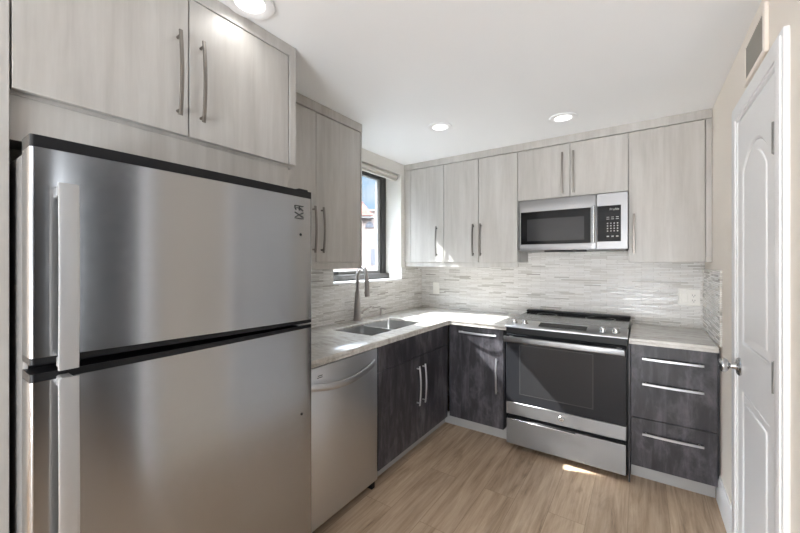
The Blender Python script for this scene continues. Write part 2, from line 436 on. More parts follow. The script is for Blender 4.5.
# mosaic backsplash: back, left (below the sill and under the cabinets), right return
def splash(mb, name, mat): return struct(mb.build(name, mat))
splash(MB().box(-1.945, XR, YB - .01, YB, CT, 1.50), 'backsplash_back', 'mosaic_x')
splash(MB().grid([1.03, WY0, WY1, YB - .01], [CT, WZ0 - .0, 1.30], lambda i, j: not (i == 1 and j == 1), 'x', XW, XW + .01), 'backsplash_left', 'mosaic_y')
splash(MB().box(XR - .012, XR, 2.597, YB - .01, CT, 1.305, .002), 'backsplash_right', 'mosaic_y')

# window: dark frame, pale sliding sash, panes, sill and painted reveal
win = bpy.data.objects.new('window_1', None); COL.objects.link(win); win.location = (-2.15, (WY0 + WY1) / 2, WZ0); struct(win); ORG['window_1'] = Vector(win.location)
MB().grid([WY0, WY0 + .03, WY1 - .075, WY1], [WZ0, WZ0 + .05, WZ1 - .035, WZ1], lambda i, j: not (i == 1 and j == 1), 'x', -2.188, -2.128, .002).build('window_frame', 'frame_dark', win)
MB().grid([WY0 + .031, WY0 + .05, WY1 - .112, WY1 - .076], [WZ0 + .051, WZ0 + .085, WZ1 - .045, WZ1 - .036], lambda i, j: not (i == 1 and j == 1), 'x', -2.176, -2.142, .002).build('sash', 'sash', win)
MB().box(-2.162, -2.157, WY0 + .048, WY1 - .110, WZ0 + .083, WZ1 - .043).build('pane', 'glass', win)
MB().box(-2.127, -2.085, WY0 + .002, WY1 - .002, WZ0 + .001, WZ0 + .055, .003).build('track', 'track', win)
MB().box(-2.126, -2.098, 2.10, 2.17, WZ0 + .056, WZ0 + .085, .003).build('latch', 'frame_dark', win)
MB().box(-2.084, XW + .014, WY0 + .001, WY1 - .001, WZ0 - .012, WZ0 + .004, .003).build('window_sill', 'white', win)

# ------------------------------------------------------------------ door in the right wall
door = bpy.data.objects.new('door_1', None); COL.objects.link(door); door.location = (XR, (DY0 + DY1) / 2, 0); struct(door); ORG['door_1'] = Vector(door.location)
CF = XR - .017
def casing_profile(y0, y1): return None
MB().grid([1.517, DY0, DY1, 2.242], [0, DZ, 2.055], lambda i, j: not (i == 1 and j == 0), 'x', CF, XR, .004).build('door_casing', 'white', door)
MB().grid([1.535, DY0 - .012, DY1 + .012, 2.224], [0.001, DZ + .012, 2.037], lambda i, j: not (i == 1 and j == 0), 'x', CF - .004, CF + .002, .002).build('casing_moulding', 'white', door)
MB().grid([DY0 + .0005, DY0 + .016, DY1 - .016, DY1 - .0005], [0, DZ - .016, DZ - .0005], lambda i, j: not (i == 1 and j == 0), 'x', XR + .0225, XR + .109, .001).build('door_jamb', 'white', door)

def curve_solid(name, loops, x_front, depth, bevel, mat, parent):
    """outline with holes in the y-z plane, thickness along x"""
    c = bpy.data.curves.new(name, 'CURVE'); c.dimensions = '2D'; c.fill_mode = 'BOTH'; c.extrude = max(depth / 2 - bevel, .0005); c.bevel_depth = bevel; c.bevel_resolution = 2
    for L in loops:
        s = c.splines.new('POLY'); s.points.add(len(L) - 1); s.use_cyclic_u = True
        for p, q in zip(s.points, L): p.co = (q[0], q[1], 0, 1)
    t = bpy.data.objects.new(name, c); COL.objects.link(t)
    dg = bpy.context.evaluated_depsgraph_get(); me = bpy.data.meshes.new_from_object(t.evaluated_get(dg))
    bpy.data.objects.remove(t); bpy.data.curves.remove(c)
    Rm = Matrix(((0, 0, 1, 0), (1, 0, 0, 0), (0, 1, 0, 0), (0, 0, 0, 1)))
    me.transform(Matrix.Translation(Vector((x_front + depth / 2, 0, 0)) - ORG[parent.name]) @ Rm); me.materials.clear(); me.materials.append(M[mat])
    o = bpy.data.objects.new(name, me); COL.objects.link(o); o.parent = parent; ORG[o.name] = ORG[parent.name]
    return o
LX, ly0, ly1 = XR - .013, DY0 + .004, DY1 - .004
lz0, lz1 = .008, DZ - .004
def rect(y0, y1, z0, z1): return [(y0, z0), (y1, z0), (y1, z1), (y0, z1)]
def arch(y0, y1, z0, zs, zt):
    pts = [(y0, z0), (y1, z0)]
    for i in range(17):
        a = i / 16; y = y1 + (y0 - y1) * a
        pts.append((y, zs + (zt - zs) * math.sin(math.pi * a) ** .9))
    return pts
py0, py1 = ly0 + .078, ly1 - .085
curve_solid('door_leaf', [rect(ly0 + .010, ly1 - .010, lz0 + .010, lz1 - .010), rect(py0 - .010, py1 + .010, .19, .81), arch(py0 - .010, py1 + .010, 1.0, 1.735, 1.825)], LX, .035, .010, 'white', door)
curve_solid('door_panel', [rect(py0 + .006, py1 - .006, .206, .794)], LX + .005, .022, .003, 'white', door)
curve_solid('door_panel', [arch(py0 + .006, py1 - .006, 1.016, 1.729, 1.809)], LX + .005, .022, .003, 'white', door)
curve_solid('raised_field', [rect(py0 + .045, py1 - .045, .24, .76)], LX + .0015, .012, .006, 'white', door)
curve_solid('raised_field', [arch(py0 + .045, py1 - .045, 1.05, 1.695, 1.775)], LX + .0015, .012, .006, 'white', door)
for zc in (1.745, .985):
    hb = MB().box(LX - .004, LX + .012, ly0 - .016, ly0 + .012, zc - .05, zc + .05, .001).tube([(LX - .006, ly0 - .008, zc - .05), (LX - .006, ly0 - .008, zc + .05)], .006, 10)
    hb.build('hinge', 'hinge', door)
kx, ky, kz = LX, 2.095, .90
MB().lathe([(0, 0), (.038, 0), (.039, -.005), (.033, -.011), (.016, -.013), (.012, -.02), (.011, -.032), (.014, -.036), (.026, -.042), (.031, -.051), (.030, -.061), (.022, -.068), (0, -.070)], (kx, ky, kz), 'x', 28).build('door_knob', 'chrome', door)

# baseboard between the casing and the drawer cabinet
struct(MB().poly([(XR, 0), (XR - .014, 0), (XR - .014, .125), (XR - .009, .14), (XR - .006, .154), (XR, .154)], 'y', 2.2425, 2.69).build('baseboard_right', 'white'))

# air grille above the door
vent = thing('air_vent', (XR, 1.9, 2.08), 'beige rectangular air return grille high on the right wall above the door', 'vent')
MB().grid([1.735, 1.765, 2.02, 2.05], [2.085, 2.105, 2.235, 2.258], lambda i, j: not (i == 1 and j == 1), 'x', XR - .012, XR, .003).build('frame', 'wall', vent)
MB().box(XR - .002, XR, 1.765, 2.02, 2.105, 2.235).build('backing', 'grille', vent, 'grey backing')
sl = MB()
for k in range(18):
    y = 1.770 + k * .0143; sl.box(XR - .009, XR - .001, y, y + .005, 2.104, 2.236)
sl.build('louvre', 'grille', vent, 'grey vertical louvres')

# ------------------------------------------------------------------ ceiling lights
def downlight(x, y, label):
    o = thing('recessed_light', (x, y, ZC), label, 'light', 'recessed ceiling lights')
    MB().lathe([(.054, -.006), (.054, 0), (.084, 0), (.088, -.004), (.086, -.009), (.072, -.012)], (x, y, ZC), 'z', 40).build('trim_ring', 'white', o)
    MB().lathe([(0, -.0075), (.046, -.0070), (.0535, -.004), (.0535, -.001), (0, -.001)], (x, y, ZC), 'z', 40).build('lens', 'lens', o, 'glowing lens')
    d = bpy.data.lights.new('recessed_lamp', 'AREA'); d.shape = 'DISK'; d.size = .12; d.energy = LAMP_W; d.spread = math.radians(150); d.color = (1, .98, .96)
    L = bpy.data.objects.new('recessed_lamp', d); COL.objects.link(L); L.parent = o; L.location = (0, 0, -.016)
    return o
LAMP_W = .2
can = downlight(-1.183, 2.241, 'round recessed ceiling light in front of the window')
for (x, y, lab) in ((-.432, 2.559, 'round recessed ceiling light in front of the microwave'),
                    (-1.198, .773, 'round recessed ceiling light above the refrigerator, cut by the top edge of the photo')):
    c = copy_tree(can); c.location = (x, y, ZC); c['label'] = lab
c = None

# ------------------------------------------------------------------ upper cabinets
UF, UB0, UB1 = 2.93, 1.353, 2.255          # door face of the back run, door bottom and top
def upper_back(label, xs, z0, z1, hand, valance=True, side=None, xl=None, xr=None):
    o = thing('upper_cabinet', ((xs[0] + xs[-1]) / 2, YB - .16, z0), label, 'cabinet')
    MB().box((xl if xl is not None else xs[0]) + .0005, (xr if xr is not None else xs[-1]) - .0005, UF + .021, YB - .012, z0, ZC - .002).build('carcass', 'light', o)
    for i in range(len(xs) - 1):
        d = MB().box(xs[i] + G, xs[i + 1] - G, UF, UF + .019, z0 + .001, z1 - .004, .001).build('door', 'light', o)
        hx, hz0, hz1 = hand[i]
        handle(d, (hx, UF, (hz0 + hz1) / 2), (0, 0, 1), (0, -1, 0), hz1 - hz0)
    if valance:
        MB().box((xl if xl is not None else xs[0]) + .0005, (xr if xr is not None else xs[-1]) - .0005, UF + .008, UF + .026, z0 - .043, z0 - .001, .001).build('light_valance', 'light', o)
    if xl is not None: MB().box(xl + .001, xs[0] - G, UF + .003, UF + .02, z0, z1, .0005).build('filler', 'light', o)
    if xr is not None: MB().box(xs[-1] + G, xr - .001, UF + .0, UF + .02, z0, z1, .0005).build('filler', 'light', o)
    return o
hz = (1.408, 1.686)
upper_back('single-door pale grey wall cabinet in the far corner beside the window', [-1.868, -1.508], UB0, UB1, [(-1.578, *hz)], xl=XW + .001)
upper_back('double-door pale grey wall cabinet left of the microwave', [-1.508, -1.171, -.835], UB0, UB1, [(-1.217, *hz), (-1.148, *hz)])
upper_back('short double-door pale grey cabinet above the microwave', [-.835, -.446, -.076], 1.848, UB1, [(-.498, 1.872, 2.185), (-.422, 1.872, 2.185)], valance=False)
upper_back('tall single-door pale grey wall cabinet right of the microwave', [-.076, .331], UB0, UB1, [(-.044, 1.415, 1.685)], valance=False, xr=XR - .001)
struct(MB().box(XW + .002, XR - .001, UF - .002, UF + .018, UB1 + .001, ZC - .001, .001).build('trim_1', 'light'))

# left wall cabinet beside the window
LF = -1.615
lc = thing('upper_cabinet', (XW + .16, 1.47, UB0), 'double-door pale grey wall cabinet between the refrigerator and the window', 'cabinet')
MB().box(XW + .012, LF - .021, 1.062, 1.885, UB0, ZC - .002).build('carcass', 'light', lc)
for y0, y1, hy in ((1.062, 1.477, 1.452), (1.477, 1.882, 1.519)):
    d = MB().box(LF - .019, LF, y0 + G, y1 - G, UB0 + .001, UB1 - .004, .001).build('door', 'light', lc)
    handle(d, (LF, hy, 1.547), (0, 0, 1), (1, 0, 0), .276)
MB().box(LF - .018, LF + .004, 1.0605, 1.898, UB1 + .002, ZC - .001, .001).build('top_filler', 'light', lc)
MB().box(XW + .0105, LF + .002, 1.8855, 1.898, UB0 - .043, UB1 + .001, .001).build('side_panel', 'light', lc)
MB().box(LF - .026, LF - .008, 1.062, 1.884, UB0 - .043, UB0 - .001, .001).build('light_valance', 'light', lc)

# deep cabinet over the refrigerator with its end panel
FX = -1.29
fc = thing('upper_cabinet', (XW + .3, .6, 1.79), 'deep double-door pale grey cabinet above the refrigerator', 'cabinet')
MB().box(XW + .002, FX - .022, .184, 1.055, 1.775, ZC - .002).build('carcass', 'light', fc)
for y0, y1, hy in ((.184, .602, .566), (.602, 1.020, .642)):
    d = MB().box(FX - .019, FX, y0 + G, y1 - G, 1.785, 2.262, .001).build('door', 'light', fc)
    handle(d, (FX, hy, 1.983), (0, 0, 1), (1, 0, 0), .283, w=.012)
MB().poly([(.1825, 2.265), (1.023, 2.265), (1.023, 1.787), (1.057, 1.787), (1.057, ZC - .001), (.1825, ZC - .001)], 'x', FX - .02, FX + .004, .001).build('face_frame', 'light', fc)
MB().box(FX - .034, FX - .022, .184, 1.035, 1.66, 1.7745, .001).build('filler', 'light', fc)
ep = MB().box(XW + .002, FX, .152, .1815, 0, ZC - .002, .001).build('end_panel', 'light', origin=None)
tag(ep, 'tall pale grey end panel standing at the left edge beside the refrigerator', 'panel')

# ------------------------------------------------------------------ refrigerator
FD, FB = -1.13, -1.206                      # door front, door back
y0, y1 = .190, 1.0125
fr = thing('refrigerator', (-1.5, .604, 0), 'stainless steel top-freezer refrigerator with two vertical handles', 'refrigerator')
MB().box(-1.90, FB - .008, y0 + .004, y1 - .004, .03, 1.615, .006).build('body', 'fridgeside', fr, 'grey painted body')
MB().box(-1.90, FB - .015, y0 + .02, y1 - .02, 0, .0295).build('base_grille', 'black', fr)
MB().box(FB - .0075, FB - .0005, y0 + .01, y1 - .01, .06, 1.605).build('gasket', 'black', fr)
def fridge_door(name, za, zb, zc, zd):
    """za,zb = bottom at left / right; zc,zd = top at left / right"""
    r = .009; prof = [(FB, y0), (FB, y1)]
    for i in range(7):
        a = math.radians(90 - 15 * i); prof.append((FD - r + r * math.sin(math.radians(15 * i)), y1 - r + r * math.cos(math.radians(15 * i))))
    for i in range(1, 16):
        t = i / 16; prof.append((FD + .006 * math.sin(math.pi * t), y1 - r + (y0 + r - y1 + r) * t))
    for i in range(7):
        prof.append((FD - r + r * math.cos(math.radians(15 * i)), y0 + r - r * math.sin(math.radians(15 * i))))
    return prof
def extrude_sloped(prof, bl, br, tl, tr):
    b = bmesh.new(); mb = MB()
    L = lambda y, l, r: l + (r - l) * (y - y0) / (y1 - y0)
    A = [b.verts.new((p[0], p[1], L(p[1], bl, br))) for p in prof]; B = [b.verts.new((p[0], p[1], L(p[1], tl, tr))) for p in prof]
    b.faces.new(A); b.faces.new(B[::-1]); n = len(prof)
    for i in range(n): b.faces.new((A[i], B[i], B[(i + 1) % n], A[(i + 1) % n]))
    bmesh.ops.recalc_face_normals(b, faces=b.faces); mb._merge(b); return mb
prof = fridge_door('x', 0, 0, 0, 0)
shr = lambda k: [(FB + (p[0] - FB) * k, y0 + .0 + (p[1] - y0)) for p in prof]
fz = extrude_sloped(prof, 1.134, 1.116, 1.612, 1.612).build('freezer_door', 'steel', fr)
extrude_sloped(prof, 1.6125, 1.6125, 1.640, 1.640).build('top_cap', 'black', fz, 'black top edge')
extrude_sloped(prof, 1.119, 1.103, 1.1335, 1.1155).build('bottom_cap', 'black', fz, 'black bottom edge')
fd = extrude_sloped(prof, .075, .075, 1.079, 1.083).build('fridge_door', 'steel', fr)
extrude_sloped(prof, 1.0795, 1.0835, 1.098, 1.095).build('top_cap', 'black', fd, 'black top edge')
MB().box(FB - .05, FD - .01, y1 - .06, y1 - .012, 1.6405, 1.650, .003).build('hinge_cover', 'black', fr)
MB().box(FB + .004, FD - .006, y1 - .07, y1 - .006, 1.0962, 1.1015, .001).build('hinge_plate', 'steel_plain', fr)
def fridge_handle(parent, za, zb, ends):
    hx = -1.082; yc = .2445; pts = []
    if ends[0]:
        for i in range(6):
            a = i / 5; pts.append((FD + .003 + (hx - FD - .003) * math.sin(a * math.pi / 2), yc, za + .035 * (1 - math.cos(a * math.pi / 2)) ))
    else: pts.append((hx, yc, za))
    for i in range(1, 10): pts.append((hx + .006 * math.sin(math.pi * i / 10), yc, za + (zb - za) * (.06 + .88 * i / 10)))
    if ends[1]:
        for i in range(6):
            a = 1 - i / 5; pts.append((FD + .003 + (hx - FD - .003) * math.sin(a * math.pi / 2), yc, zb - .035 * (1 - math.cos(a * math.pi / 2))))
    else: pts.append((hx, yc, zb))
    mb = MB().strip(pts, (0, 1, 0), .036, .007)
    for e, z, s in ((ends[0], za, 1), (ends[1], zb, -1)):
        if not e: mb.box(FD + .002, hx + .002, yc - .012, yc + .012, z + min(0, s * .025), z + max(0, s * .025), .003)
    return mb.build('handle', 'handle_steel', parent)
fridge_handle(fz, 1.107, 1.530, (False, False))
fridge_handle(fd, .52, 1.088, (False, False))
# small dark emblem of angular strokes, and the two hole plugs
em = MB(); bx = FD + .0035
ey, ez, sc = .9428, 1.5515, .021
def stroke(pts, w=.0032):
    em.strip([(bx, ey + p[0] * sc, ez + p[1] * sc) for p in pts], (1, 0, 0), .0012, w)
stroke([(-1, 1.15), (-.9, 1.15), (1, 1.15)]); stroke([(-1, 1.15), (-.95, .7), (-.7, .35)]); stroke([(-.6, .75), (.3, .75), (.95, .25)]); stroke([(.1, 1.15), (.1, .7), (.1, .3)])
stroke([(-1, -.1), (-.2, -.45), (1, -.95)]); stroke([(1, -.05), (.1, -.5), (-.9, -1)]); stroke([(-1, -1.2), (0, -1.2), (1, -1.2)])
em.build('emblem', 'mark', fz, 'small dark angular emblem')
for par, py_, z in ((fz, .951, 1.462), (fd, .956, .742)):
    MB().lathe([(0, .002), (.0045, .0015), (.006, -.001), (.006, -.006)], (FD + .002, py_, z), 'x', 16).build('hole_plug', 'black', par)

# ------------------------------------------------------------------ base cabinets
BF, LB, BT = 2.63, -1.305, .850             # door faces of back and left run, cabinet top
def shell(o, x0, x1, y0, y1, z0, z1, t=.018, mat='dark'):
    MB().grid([x0, x0 + t, x1 - t, x1], [y0, y0 + t, y1 - t, y1], lambda i, j: not (i == 1 and j == 1), 'z', z0, z1).build('carcass', mat, o)
# sink cabinet, left run
sk = thing('base_cabinet', (-1.62, 2.15, 0), 'charcoal base cabinet under the sink with two doors and a false front', 'cabinet')
shell(sk, XW + .012, LB - .021, 1.683, 2.6255, .1, CT - .0205)
d = MB().box(LB - .019, LB, 1.683 + G, 2.606 - G, .688, BT - .004, .001).build('false_front', 'dark', sk)
for a, b, hy in ((1.683, 2.172, 2.130), (2.172, 2.606, 2.207)):
    d = MB().box(LB - .019, LB, a + G, b - G, .098, .685, .001).build('door', 'dark', sk)
    handle(d, (LB, hy, .486), (0, 0, 1), (1, 0, 0), .275, 'steel_plain')
MB().box(LB - .082, LB - .07, 1.683, 2.70, 0, .0985).build('toe_kick', 'toe', sk, 'pale grey toe kick')
# corner cabinet, back run
ck = thing('base_cabinet', (-1.1, 2.95, 0), 'charcoal corner base cabinet between the sink run and the stove', 'cabinet')
shell(ck, LB - .001, -.853, BF + .021, YB - .012, .1, CT - .0205)
d = MB().box(LB + .004, -.853 - G, BF, BF + .019, .098, BT - .004, .001).build('door', 'dark', ck)
handle(d, (-1.055, BF, .80), (1, 0, 0), (0, -1, 0), .303, 'steel_plain', sag=.02)
handle(d, (-.902, BF, .497), (0, 0, 1), (0, -1, 0), .265, 'steel_plain')
MB().box(LB - .069, -.853, BF + .07, BF + .082, 0, .0985).build('toe_kick', 'toe', ck, 'pale grey toe kick')
# drawer cabinet right of the range
dk = thing('base_cabinet', (.15, 2.95, 0), 'charcoal drawer cabinet right of the stove with three bar handles', 'cabinet')
shell(dk, -.0585, XR - .004, BF + .021, YB - .012, .1, CT - .0205)
for a, b, hzc in ((.398, BT - .004, (.767, .614)), (.098, .3955, (.310,))):
    d = MB().box(-.0575 + G, .349, BF, BF + .019, a, b, .001).build('drawer', 'dark', dk)
    for hh in hzc: handle(d, (.146, BF, hh), (1, 0, 0), (0, -1, 0), .287, 'steel_plain', sag=.006)
MB().box(.351, XR - .0145, BF + .001, BF + .02, .1, BT - .004, .0005).build('filler', 'dark', dk)
MB().box(-.056, XR - .015, BF + .07, BF + .082, 0, .0985).build('toe_kick', 'toe', dk, 'pale grey toe kick')
gp = MB().box(-.0675, -.0595, BF - .03, YB - .012, 0, .845)
gp.build('side_panel', 'dark', dk)

# ------------------------------------------------------------------ dishwasher
DWF = -1.305
dw = thing('dishwasher', (-1.6, 1.37, 0), 'stainless steel dishwasher with a curved handle between refrigerator and sink cabinet', 'dishwasher')
MB().box(-1.90, DWF - .03, 1.075, 1.678, .1, .845).build('body', 'black', dw)
dd = MB().box(DWF - .029, DWF, 1.077, 1.678, .055, .838, .004, 2).build('door', 'steel_soft', dw)
MB().box(DWF - .028, DWF - .006, 1.077, 1.678, .8385, .8475).build('top_strip', 'black', dw)
pts = [(DWF + .004 + .034 * math.sin(math.pi * t / 20) ** .7, 1.10 + .545 * t / 20, .766 - .036 * math.sin(math.pi * t / 20)) for t in range(21)]
MB().strip(pts, (0, 0, 1), .034, .010).build('handle', 'steel_plain', dd, 'bowed bar handle')
MB().box(DWF, DWF + .0008, 1.20, 1.235, .784, .788).box(DWF, DWF + .0008, 1.205, 1.235, .793, .797).build('mark', 'mark', dd, 'two short dark printed lines')
for y in (1.09, 1.650):
    MB().box(DWF - .06, DWF - .02, y, y + .026, 0, .0545).build('foot', 'black', dw)
MB().box(DWF - .1, DWF - .085, 1.077, 1.678, .005, .0995).build('toe_panel', 'black', dw)

# ------------------------------------------------------------------ countertops
SL = CT - .02                              # underside of the stone slab; the visible front edge is built up to twice that
ctl = MB().grid([XW + .0105, -1.772, -1.417, -1.285, -.8285], [1.035, 1.762, 2.440, 2.606, YB - .0105],
    lambda i, j: (j == 3) or (i < 3 and not (i == 1 and j == 1)), 'z', SL, CT, .003).build('countertop', 'stone', origin=(-1.6, 2.2, CT))
tag(ctl, 'pale veined stone countertop turning the corner around the sink', 'countertop')
MB().poly([(-1.285, 1.035), (-1.285, 2.606), (-.8285, 2.606), (-.8285, 2.628), (-1.307, 2.628), (-1.307, 1.035)], 'z', BT + .0005, SL - .0001).build('front_edge', 'stone', ctl)
ctr = MB().box(-.0655, XR - .0125, 2.606, YB - .0105, SL, CT, .003).build('countertop', 'stone', origin=(.15, 2.9, CT))
tag(ctr, 'short piece of veined stone countertop right of the stove', 'countertop')
MB().box(-.0655, XR - .0125, 2.606, 2.628, BT + .0005, SL - .0001).build('front_edge', 'stone', ctr)

# ------------------------------------------------------------------ sink, faucet, soap dispenser
sn = thing('sink', (-1.58, 2.095, .66), 'undermounted stainless steel sink with two square bowls', 'sink')
def bowl(ya, yb):
    x0, x1, zt, zb = -1.782, -1.407, CT - .0212, .665
    b = bmesh.new()
    def ring(x0, x1, y0, y1, z, r, n=5):
        L = []
        for cx, cy, a0 in ((x1 - r, y1 - r, 0), (x0 + r, y1 - r, 90), (x0 + r, y0 + r, 180), (x1 - r, y0 + r, 270)):
            for k in range(n + 1):
                a = math.radians(a0 + 90 * k / n); L.append(b.verts.new((cx + r * math.cos(a), cy + r * math.sin(a), z)))
        return L
    R = [ring(x0 - .004, x1 + .004, ya - .004, yb + .004, zt, .03), ring(x0 + .006, x1 - .006, ya + .006, yb - .006, zt, .03),
         ring(x0 + .010, x1 - .010, ya + .010, yb - .010, zb + .03, .03), ring(x0 + .03, x1 - .03, ya + .03, yb - .03, zb, .03),
         ring(x0 + .14, x1 - .14, ya + .11, yb - .11, zb - .004, .02)]
    for A, B in zip(R, R[1:]):
        for k in range(len(A)): b.faces.new((A[k], A[(k + 1) % len(A)], B[(k + 1) % len(A)], B[k]))
    b.faces.new(R[-1]); bmesh.ops.recalc_face_normals(b, faces=b.faces)
    geo = bmesh.ops.solidify(b, geom=list(b.faces), thickness=.0012)
    mb = MB(); mb._merge(b); return mb
for a, b_ in ((1.754, 2.092), (2.102, 2.448)):
    w = bowl(a, b_).build('bowl', 'sinksteel', sn)
    MB().lathe([(0, .001), (.03, .001), (.04, .004), (.042, .0005), (0, .0)], (-1.594, (a + b_) / 2, .664), 'z', 24).build('drain', 'chrome', w)

fa = thing('faucet', (-1.875, 2.15, CT), 'tall gooseneck pull-down kitchen faucet behind the sink', 'faucet')
fx, fy = -1.875, 2.15
MB().lathe([(0, .0005), (.034, .0005), (.034, .006), (.031, .012), (.029, .05), (.025, .12), (.021, .19), (.0165, .24), (0, .242)], (fx, fy, CT), 'z', 28).build('body', 'nickel', fa)
neck = [(fx, fy, CT + .235), (fx, fy, CT + .30)]
dirn = Vector((1, -.5, 0)).normalized(); R_ = .092
for i in range(1, 15):
    a = math.pi * i / 15 * 1.08
    p = Vector((fx, fy, CT + .335)) + dirn * R_ * (1 - math.cos(a)) + Vector((0, 0, R_ * math.sin(a))); neck.append(p)
neck.insert(2, (fx, fy, CT + .335))
MB().tube(neck, .0145, 14).build('neck', 'nickel', fa)
e = Vector(neck[-1]); tdir = (Vector(neck[-1]) - Vector(neck[-2])).normalized()
MB().tube([e - tdir * .004, e + tdir * .01, e + tdir * .06, e + tdir * .115, e + tdir * .125], [.0155, .0165, .018, .0205, .018], 18).build('spray_head', 'nickel', fa)
MB().tube([(fx + .0, fy + .018, CT + .06), (fx, fy + .058, CT + .06)], .013, 14).tube([(fx, fy + .05, CT + .062), (fx + .004, fy + .10, CT + .083), (fx + .008, fy + .165, CT + .098)], [.0085, .0075, .006], 10).build('lever', 'nickel', fa)

so = thing('soap_dispenser', (-1.87, 2.452, CT), 'slim nickel soap pump on the counter right of the faucet', 'soap dispenser')
MB().lathe([(0, .0005), (.02, .0005), (.02, .005), (.012, .009), (.0095, .04), (.0075, .045), (.0075, .06), (0, .061)], (-1.87, 2.452, CT), 'z', 20).build('base', 'nickel', so)
MB().tube([(-1.876, 2.448, CT + .063), (-1.85, 2.452, CT + .068), (-1.82, 2.458, CT + .062)], [.008, .007, .005], 10).build('pump_spout', 'nickel', so)

# ------------------------------------------------------------------ range
rg = thing('range', (-.447, 2.9, 0), 'slide-in electric stove with stainless handle, black oven glass and bottom drawer', 'stove')
RX0, RX1, RF = -.8245, -.0695, 2.573
MB().box(RX0 + .003, RX1 - .003, RF + .045, YB - .03, .03, .8995).build('body', 'black', rg)
for x in (RX0 + .05, RX1 - .05):
    for y in (2.68, 3.15): MB().lathe([(0, 0), (.018, 0), (.018, .01), (.01, .014), (.01, .0295), (0, .0295)], (x, y, 0), 'z', 14).build('foot', 'black', rg)
# oven door
od = MB().box(RX0 + .008, RX1 - .008, RF + .002, RF + .044, .346, .835, .003).build('oven_door', 'dustyglass', rg)
MB().box(-.716, -.262, RF + .0008, RF + .0030, .415, .757).build('oven_window', 'ovenglass', od, 'slightly paler window')
wf = MB().grid([-.722, -.7165, -.2615, -.256], [.409, .4145, .7575, .763], lambda i, j: not (i == 1 and j == 1), 'y', RF + .0006, RF + .003)
wf.build('window_border', 'mark', od)
MB().box(RX0 + .008, RX1 - .008, RF, RF + .04, .257, .3445, .002).build('door_rail', 'steel_mid', od, 'steel strip below the glass')
MB().lathe([(0, -.004), (.017, -.004), (.019, -.002), (.019, .001), (0, .001)], (-.447, RF, .301), 'y', 28).build('badge', 'chrome', od, 'small round badge')
MB().lathe([(.0135, -.0046), (.0155, -.0046), (.0155, -.0036), (.0135, -.0036)], (-.447, RF, .301), 'y', 28).build('badge_ring', 'sinksteel', od)
# wide flat handle on two brackets
MB().box(RX0 + .006, RX1 - .012, RF - .060, RF - .044, .786, .828, .006, 3).build('handle', 'steel_mid', od, 'wide steel bar handle')
for x in (RX0 + .03, RX1 - .06): MB().box(x, x + .03, RF - .045, RF + .003, .792, .822, .003).build('handle_bracket', 'steel_plain', od)
# control panel: dark band, sloping steel face with knobs and display
MB().box(RX0 + .004, RX1 - .004, RF + .016, RF + .05, .838, .882).build('vent_band', 'black', rg)
MB().poly([(RF - .012, .884), (RF - .010, .896), (RF + .135, .924), (RF + .135, .900), (RF + .03, .884)], 'x', RX0, RX1, .002).build('control_panel', 'steel_plain', rg, 'sloping stainless control panel')
slope = math.atan2(.028, .145)
def onpanel(x, y): return Vector((x, y, .896 + (y - RF + .010) * math.tan(slope) + .0004))
nrm = Vector((0, -math.sin(slope), math.cos(slope)))
for x, y in ((-.775, 2.635), (-.70, 2.635), (-.205, 2.625), (-.135, 2.625)):
    p = onpanel(x, y)
    MB().tube([p, p + nrm * .004, p + nrm * .0041, p + nrm * .026, p + nrm * .029], [.024, .024, .0185, .0165, .014], 22).build('knob', 'chrome', rg)
MB().poly([(2.60, onpanel(0, 2.60).z), (2.60, onpanel(0, 2.60).z + .0008), (2.68, onpanel(0, 2.68).z + .0008), (2.68, onpanel(0, 2.68).z)], 'x', -.60, -.30).build('display', 'blackglass', rg, 'dark touch display')
MB().box(RX0, RX1, RF + .137, 3.195, .9005, .924, .003).build('cooktop', 'cooktop', rg, 'dark glass cooktop')
for x, y, r in ((-.64, 2.86, .105), (-.26, 2.86, .08), (-.64, 3.08, .075), (-.26, 3.08, .10)):
    MB().lathe([(r - .003, 0), (r, 0), (r, .0006), (r - .003, .0006)], (x, y, .9241), 'z', 48).build('burner_ring', 'print', rg)
MB().box(RX0 - .001, RX1 + .001, 3.16, 3.235, .9245, .944, .006, 2).build('rear_trim', 'black', rg, 'black rear trim')
dr = MB().box(RX0 + .010, RX1 - .010, RF, RF + .04, .044, .232, .002).build('drawer', 'steel_mid', rg)
MB().poly([(RF - .001, .2335), (RF - .020, .2335), (RF - .024, .228), (RF - .021, .225), (RF - .001, .226)], 'x', RX0 + .012, -.36, .001).build('drawer_pull', 'chrome', dr, 'folded steel lip')

# ------------------------------------------------------------------ microwave
mw = thing('microwave', (-.447, 3.07, 1.44), 'stainless over-the-range microwave with black window and keypad', 'microwave')
MF = 2.88
MX0, MX1, MZ0, MZ1 = -.8145, -.0775, 1.443, 1.8375
MB().box(MX0 + .004, MX1 - .004, MF + .04, YB - .012, MZ0 + .006, MZ1, .002).build('body', 'fridgeside', mw, 'grey case')
md = MB().grid([MX0, -.797, -.303, -.2685], [MZ0 + .002, 1.492, 1.747, MZ1], lambda i, j: not (i == 1 and j == 1), 'y', MF, MF + .038, .002).build('door', 'steel_mid', mw)
MB().box(-.7965, -.3035, MF + .003, MF + .03, 1.4925, 1.7465).build('window', 'blackglass', md, 'black glass window')
MB().box(-.748, -.346, MF + .0018, MF + .004, 1.517, 1.688).build('mesh_screen', 'ovenglass', md)
MB().tube([(-.283, MF - .03, 1.492), (-.283, MF - .03, 1.75)], .011, 16).tube([(-.283, MF - .03, 1.506), (-.283, MF + .002, 1.506)], .008, 12).tube([(-.283, MF - .03, 1.736), (-.283, MF + .002, 1.736)], .008, 12).build('handle', 'chrome', md)
cp = MB().box(-.2665, MX1, MF, MF + .038, MZ0 + .002, MZ1, .002).build('control_panel', 'steel_mid', mw)
